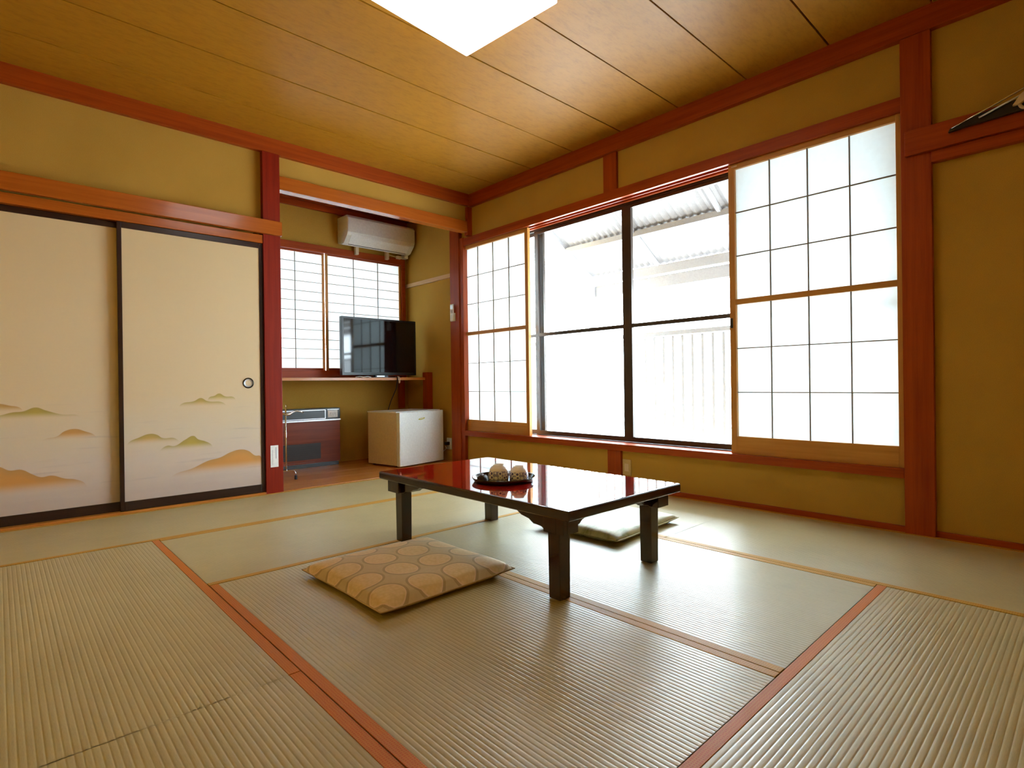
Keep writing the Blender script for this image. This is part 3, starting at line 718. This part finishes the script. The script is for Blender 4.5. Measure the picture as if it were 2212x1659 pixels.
ac = thing('air_conditioner', 'white wall air conditioner above the alcove paper window', 'air conditioner', (-0.325, AY, 2.16))
ax0, ax1 = -0.382, 0.395
body = [(0.0, 0.05), (-0.09, 0.025), (-0.135, 0.035), (-0.205, 0.10), (-0.222, 0.135), (-0.222, 0.275), (-0.200, 0.300), (0.0, 0.305)]
MB().prism(body, 0, ax0, ax1).build('housing', 'acwhite', ac, 0.008)
MB().prism([(-0.2225, 0.128), (-0.2255, 0.132), (-0.2265, 0.272), (-0.2225, 0.278)], 0, ax0 + 0.004, ax1 - 0.004).build('front_panel', 'acwhite', ac, 0.0015)
MB().prism([(-0.135, 0.030), (-0.143, 0.030), (-0.210, 0.093), (-0.214, 0.112), (-0.208, 0.114), (-0.200, 0.098)], 0, ax0 + 0.045, ax1 - 0.06).build('air_flap', 'acflap', ac, 0.002)
MB().prism([(-0.128, 0.027), (-0.136, 0.026), (-0.139, 0.0295), (-0.131, 0.031)], 0, ax0 + 0.05, ax1 - 0.065).build('outlet_slot', 'grille', ac)
for x in (-0.205, 0.148): B(x - 0.017, x + 0.017, -0.075, -0.036, -0.045, 0.040).build('hanger_clip', 'beige', ac, 0.003)
B(0.268, 0.320, -0.075, -0.0355, -0.018, 0.012).build('plug', 'beige', ac, 0.004)
MB().tube([(0.15, -0.055, 0.008), (0.20, -0.06, 0.004), (0.27, -0.055, -0.002)], 0.004, 6).build('power_cord', 'beige', ac, 0, True)
B(0.338, 0.385, -0.10, -0.036, -0.012, 0.045).build('pipe_cover', 'acwhite', ac, 0.006)

ht = thing('heater', 'dark red wood effect heater with black control strip in the alcove', 'heater', (-1.10, 0.95, 0.0045))
hx0, hx1 = -0.33, 0.315
B(hx0, hx1, 0.005, 0.155, 0.035, 0.432).build('cabinet', 'heatwood', ht, 0.004)
B(hx0, hx1, 0.0, 0.155, 0.446, 0.553).build('control_panel', 'blk', ht, 0.006)
B(hx0, hx1 + 0.003, -0.006, 0.155, 0.432, 0.446).build('chrome_strip', 'silver', ht, 0.002)
fm = MB()
for q in ((hx0, 0.165, 0.534, 0.540), (hx0, 0.165, 0.452, 0.458), (0.159, 0.165, 0.458, 0.534)): fm.box(q[0], q[1], -0.003, 0.001, q[2], q[3])
fm.build('outlet_surround', 'silver', ht)
B(0.185, 0.300, -0.0022, 0.001, 0.536, 0.541).build('panel_trim', 'silver', ht)
lb_ = B(0.188, 0.287, -0.003, -0.0005, 0.462, 0.530).build('instruction_label', 'paperw', ht)
tx = MB(); tx.box(0.209, 0.213, -0.0036, -0.0029, 0.478, 0.504); tx.box(0.209, 0.221, -0.0036, -0.0029, 0.502, 0.506)
for r_ in range(4):
    for k in range(5):
        if r_ in (0, 1) or k % 2 == 0: tx.box(0.226 + k * 0.009, 0.231 + k * 0.009, -0.0034, -0.0029, 0.500 - r_ * 0.009, 0.5035 - r_ * 0.009)
tx.build('label_print', 'ink', lb_)
B(hx0, 0.115, 0.001, 0.006, 0.075, 0.225).build('front_grille', 'grille', ht, 0.001)
for k in range(7): B(hx0 + 0.01, 0.110, -0.001, 0.003, 0.087 + k * 0.019, 0.091 + k * 0.019).build('grille_slat', 'grille', ht)
B(hx0, hx1 - 0.02, 0.0, 0.15, 0.0, 0.034).build('plinth', 'blk', ht, 0.002)
B(hx0, 0.05, -0.004, 0.004, 0.036, 0.050).build('kick_trim', 'heatwood', ht, 0.001)
MB().tube([(-0.252, 0.10, 0.55), (-0.252, 0.10, 0.813)], 0.022, 14).build('flue_pipe', 'blk', ht, 0, True)

fg = thing('mini_fridge', 'small white refrigerator standing on the alcove boards', 'refrigerator', (-0.538, 0.262, 0.0045), math.radians(10))
fw_, fd_, fh_ = 0.575, 0.46, 0.515
B(0.004, fw_ - 0.004, 0.052, fd_, 0.014, fh_ - 0.004).build('cabinet', 'cream', fg, 0.006)
B(0.0, fw_, 0.0, 0.046, 0.010, fh_ - 0.003).build('door', 'white', fg, 0.010, False, 3)
B(0.010, fw_ - 0.010, 0.044, 0.054, 0.018, fh_ - 0.012).build('door_seal', 'tanplate', fg)
B(0.0, fw_, 0.046, fd_ + 0.004, fh_ - 0.010, fh_ + 0.002).build('worktop', 'white', fg, 0.003)
for px in (0.04, fw_ - 0.04):
    for py in (0.08, fd_ - 0.05): MB().lathe([(0, 0.014), (0.016, 0.014), (0.016, 0), (0, 0)], px, py, 12).build('foot', 'blk', fg)
em = MB()
pts = [(0.278 + 0.042 * math.cos(a) , 0.441 + 0.0095 * math.sin(a) + 0.006 * math.cos(a)) for a in [2 * math.pi * k / 28 for k in range(28)]]
em.prism(pts, 1, -0.0012, 0.001); e_ = em.build('emblem', 'gold', fg)
em = MB()
for k in range(5): em.box(0.257 + k * 0.0088, 0.263 + k * 0.0088, -0.0018, -0.0010, 0.4375 + 0.0013 * k, 0.4450 + 0.0013 * k)
em.build('emblem_lettering', 'paperw', e_)

st = thing('towel_stand', 'slim chrome towel stand half hidden behind the red post', 'stand', (-1.522, 0.40, 0.0045))
MB().tube([(0, 0, 0.072), (0, 0, 0.600)], 0.0055, 10).build('upright', 'chrome', st, 0, True)
MB().tube([(-0.185, 0, 0.028), (-0.185, 0, 0.068), (-0.170, 0, 0.074), (0.048, 0, 0.074), (0.062, -0.005, 0.070), (0.070, -0.01, 0.052), (0.072, -0.012, 0.028)], 0.006, 10).build('base_bar', 'chrome', st, 0, True)
for x in (-0.185, 0.072): MB().lathe([(0, 0.034), (0.010, 0.034), (0.012, 0.004), (0.011, 0.0), (0, 0)], x, -0.012 if x > 0 else 0, 12).build('rubber_foot', 'blk', st, 0, True)
MB().tube([(0, 0, 0.595), (0, 0, 0.622)], [0.008, 0.003], 10).build('finial', 'chrome', st, 0, True)
MB().tube([(-0.08, 0, 0.552), (-0.03, 0, 0.545), (0.0, 0, 0.538), (0.03, 0, 0.540), (0.06, 0, 0.556), (0.095, 0, 0.563), (0.125, 0, 0.556), (0.148, 0, 0.545)], [0.004, 0.008, 0.013, 0.012, 0.006, 0.0055, 0.0055, 0.004], 10).build('curved_arm', 'chrome', st, 0, True)

# remote on the corner post
rm = thing('remote_control', 'white remote control in a holder on the alcove corner post', 'remote control', (0.0575, 0.205, 1.392))
B(-0.016, 0.0, -0.028, 0.036, 0.0, 0.080).build('holder', 'acwhite', rm, 0.003)
B(-0.024, -0.0165, -0.024, 0.030, 0.004, 0.168).build('remote_body', 'acflap', rm, 0.004)
B(-0.0252, -0.0235, -0.015, 0.021, 0.118, 0.156).build('display', 'silver', rm)
for k in range(3): B(-0.0255, -0.0235, -0.012, 0.018, 0.062 + k * 0.016, 0.072 + k * 0.016).build('button', 'ink' if k else 'silver', rm, 0.001)

# sticker on red post
sk = thing('notice_sticker', 'small white upright printed sticker low on the red post', 'sticker', (-1.7785, -0.0562, 0.188))
B(-0.0275, 0.0275, -0.0012, 0.0, 0.0, 0.157).build('sticker_sheet', 'paperw', sk)
tx = MB()
for k in range(15): tx.box(0.008, 0.014, -0.0018, -0.0011, 0.062 + k * 0.0055, 0.066 + k * 0.0055)
for k in range(20): tx.box(-0.015, -0.0115, -0.0018, -0.0011, 0.018 + k * 0.0055, 0.0215 + k * 0.0055)
tx.build('print_lines', 'ink', sk)

# outlets
ol = thing('wall_outlet', 'white wall outlet with black plug beside the refrigerator', 'outlet', (XW, 0.355, 0.115))
B(-0.012, -0.0005, -0.037, 0.037, 0.0, 0.115).build('cover_plate', 'acwhite', ol, 0.003)
B(-0.055, -0.0125, -0.016, 0.018, 0.045, 0.078).build('plug', 'blk', ol, 0.005)
cd = MB().tube([(0.044, 0.352, 0.150), (0.044, 0.340, 0.132), (0.062, 0.370, 0.122), (0.078, 0.43, 0.095), (0.080, 0.55, 0.05), (0.060, 0.70, 0.012), (0.02, 0.88, 0.012)], 0.005, 8).build('fridge_cord', 'cream', None, 0, True)
tag(cd, 'pale power cord running from the outlet to behind the refrigerator', 'cord')
o2 = thing('wall_outlet', 'tan outlet plate on plaster just right of the short post below the sill', 'outlet', (XW, -1.797, 0.095))
B(-0.009, -0.0005, -0.036, 0.036, 0.0, 0.115).build('cover_plate', 'tanplate', o2, 0.003)
B(-0.0105, -0.0085, -0.018, 0.018, 0.030, 0.085).build('socket_insert', 'beige', o2, 0.002)

# folded clothes hanger on the rail at far right
hg = thing('hanger_rack', 'folded chrome clothes hanger resting on the dark rail at far right', 'hanger', (0.020, -3.69, 1.93))
MB().tube([(0, 0.0, 0.004), (0, -0.13, 0.052), (0, -0.30, 0.115), (0, -0.55, 0.20)], 0.0045, 8).build('chrome_rod', 'chrome', hg, 0, True)
MB().tube([(-0.012, -0.10, 0.016), (-0.012, -0.24, 0.064), (-0.012, -0.50, 0.15)], 0.0042, 8).build('chrome_rod', 'silver', hg, 0, True)
MB().prism([(0.012, -0.010), (0.004, 0.006), (-0.06, 0.030), (-0.30, 0.066), (-0.60, 0.066), (-0.60, 0.024), (-0.30, 0.004), (-0.05, -0.004)], 0, -0.004, 0.0185).build('black_bar', 'blk', hg, 0.003)
cl = MB().prism([(-0.215, 0.020), (-0.225, 0.034), (-0.240, 0.058), (-0.262, 0.074), (-0.290, 0.076), (-0.300, 0.040), (-0.262, 0.034), (-0.240, 0.020)], 0, -0.040, -0.018).build('plastic_clip', 'beige', hg, 0.003)
MB().tube([(-0.029, -0.262 + 0.024 * math.cos(a), 0.022 + 0.024 * math.sin(a)) for a in [2 * math.pi * k / 20 for k in range(21)]], 0.0065, 8).build('clip_ring', 'beige', cl, 0, True)
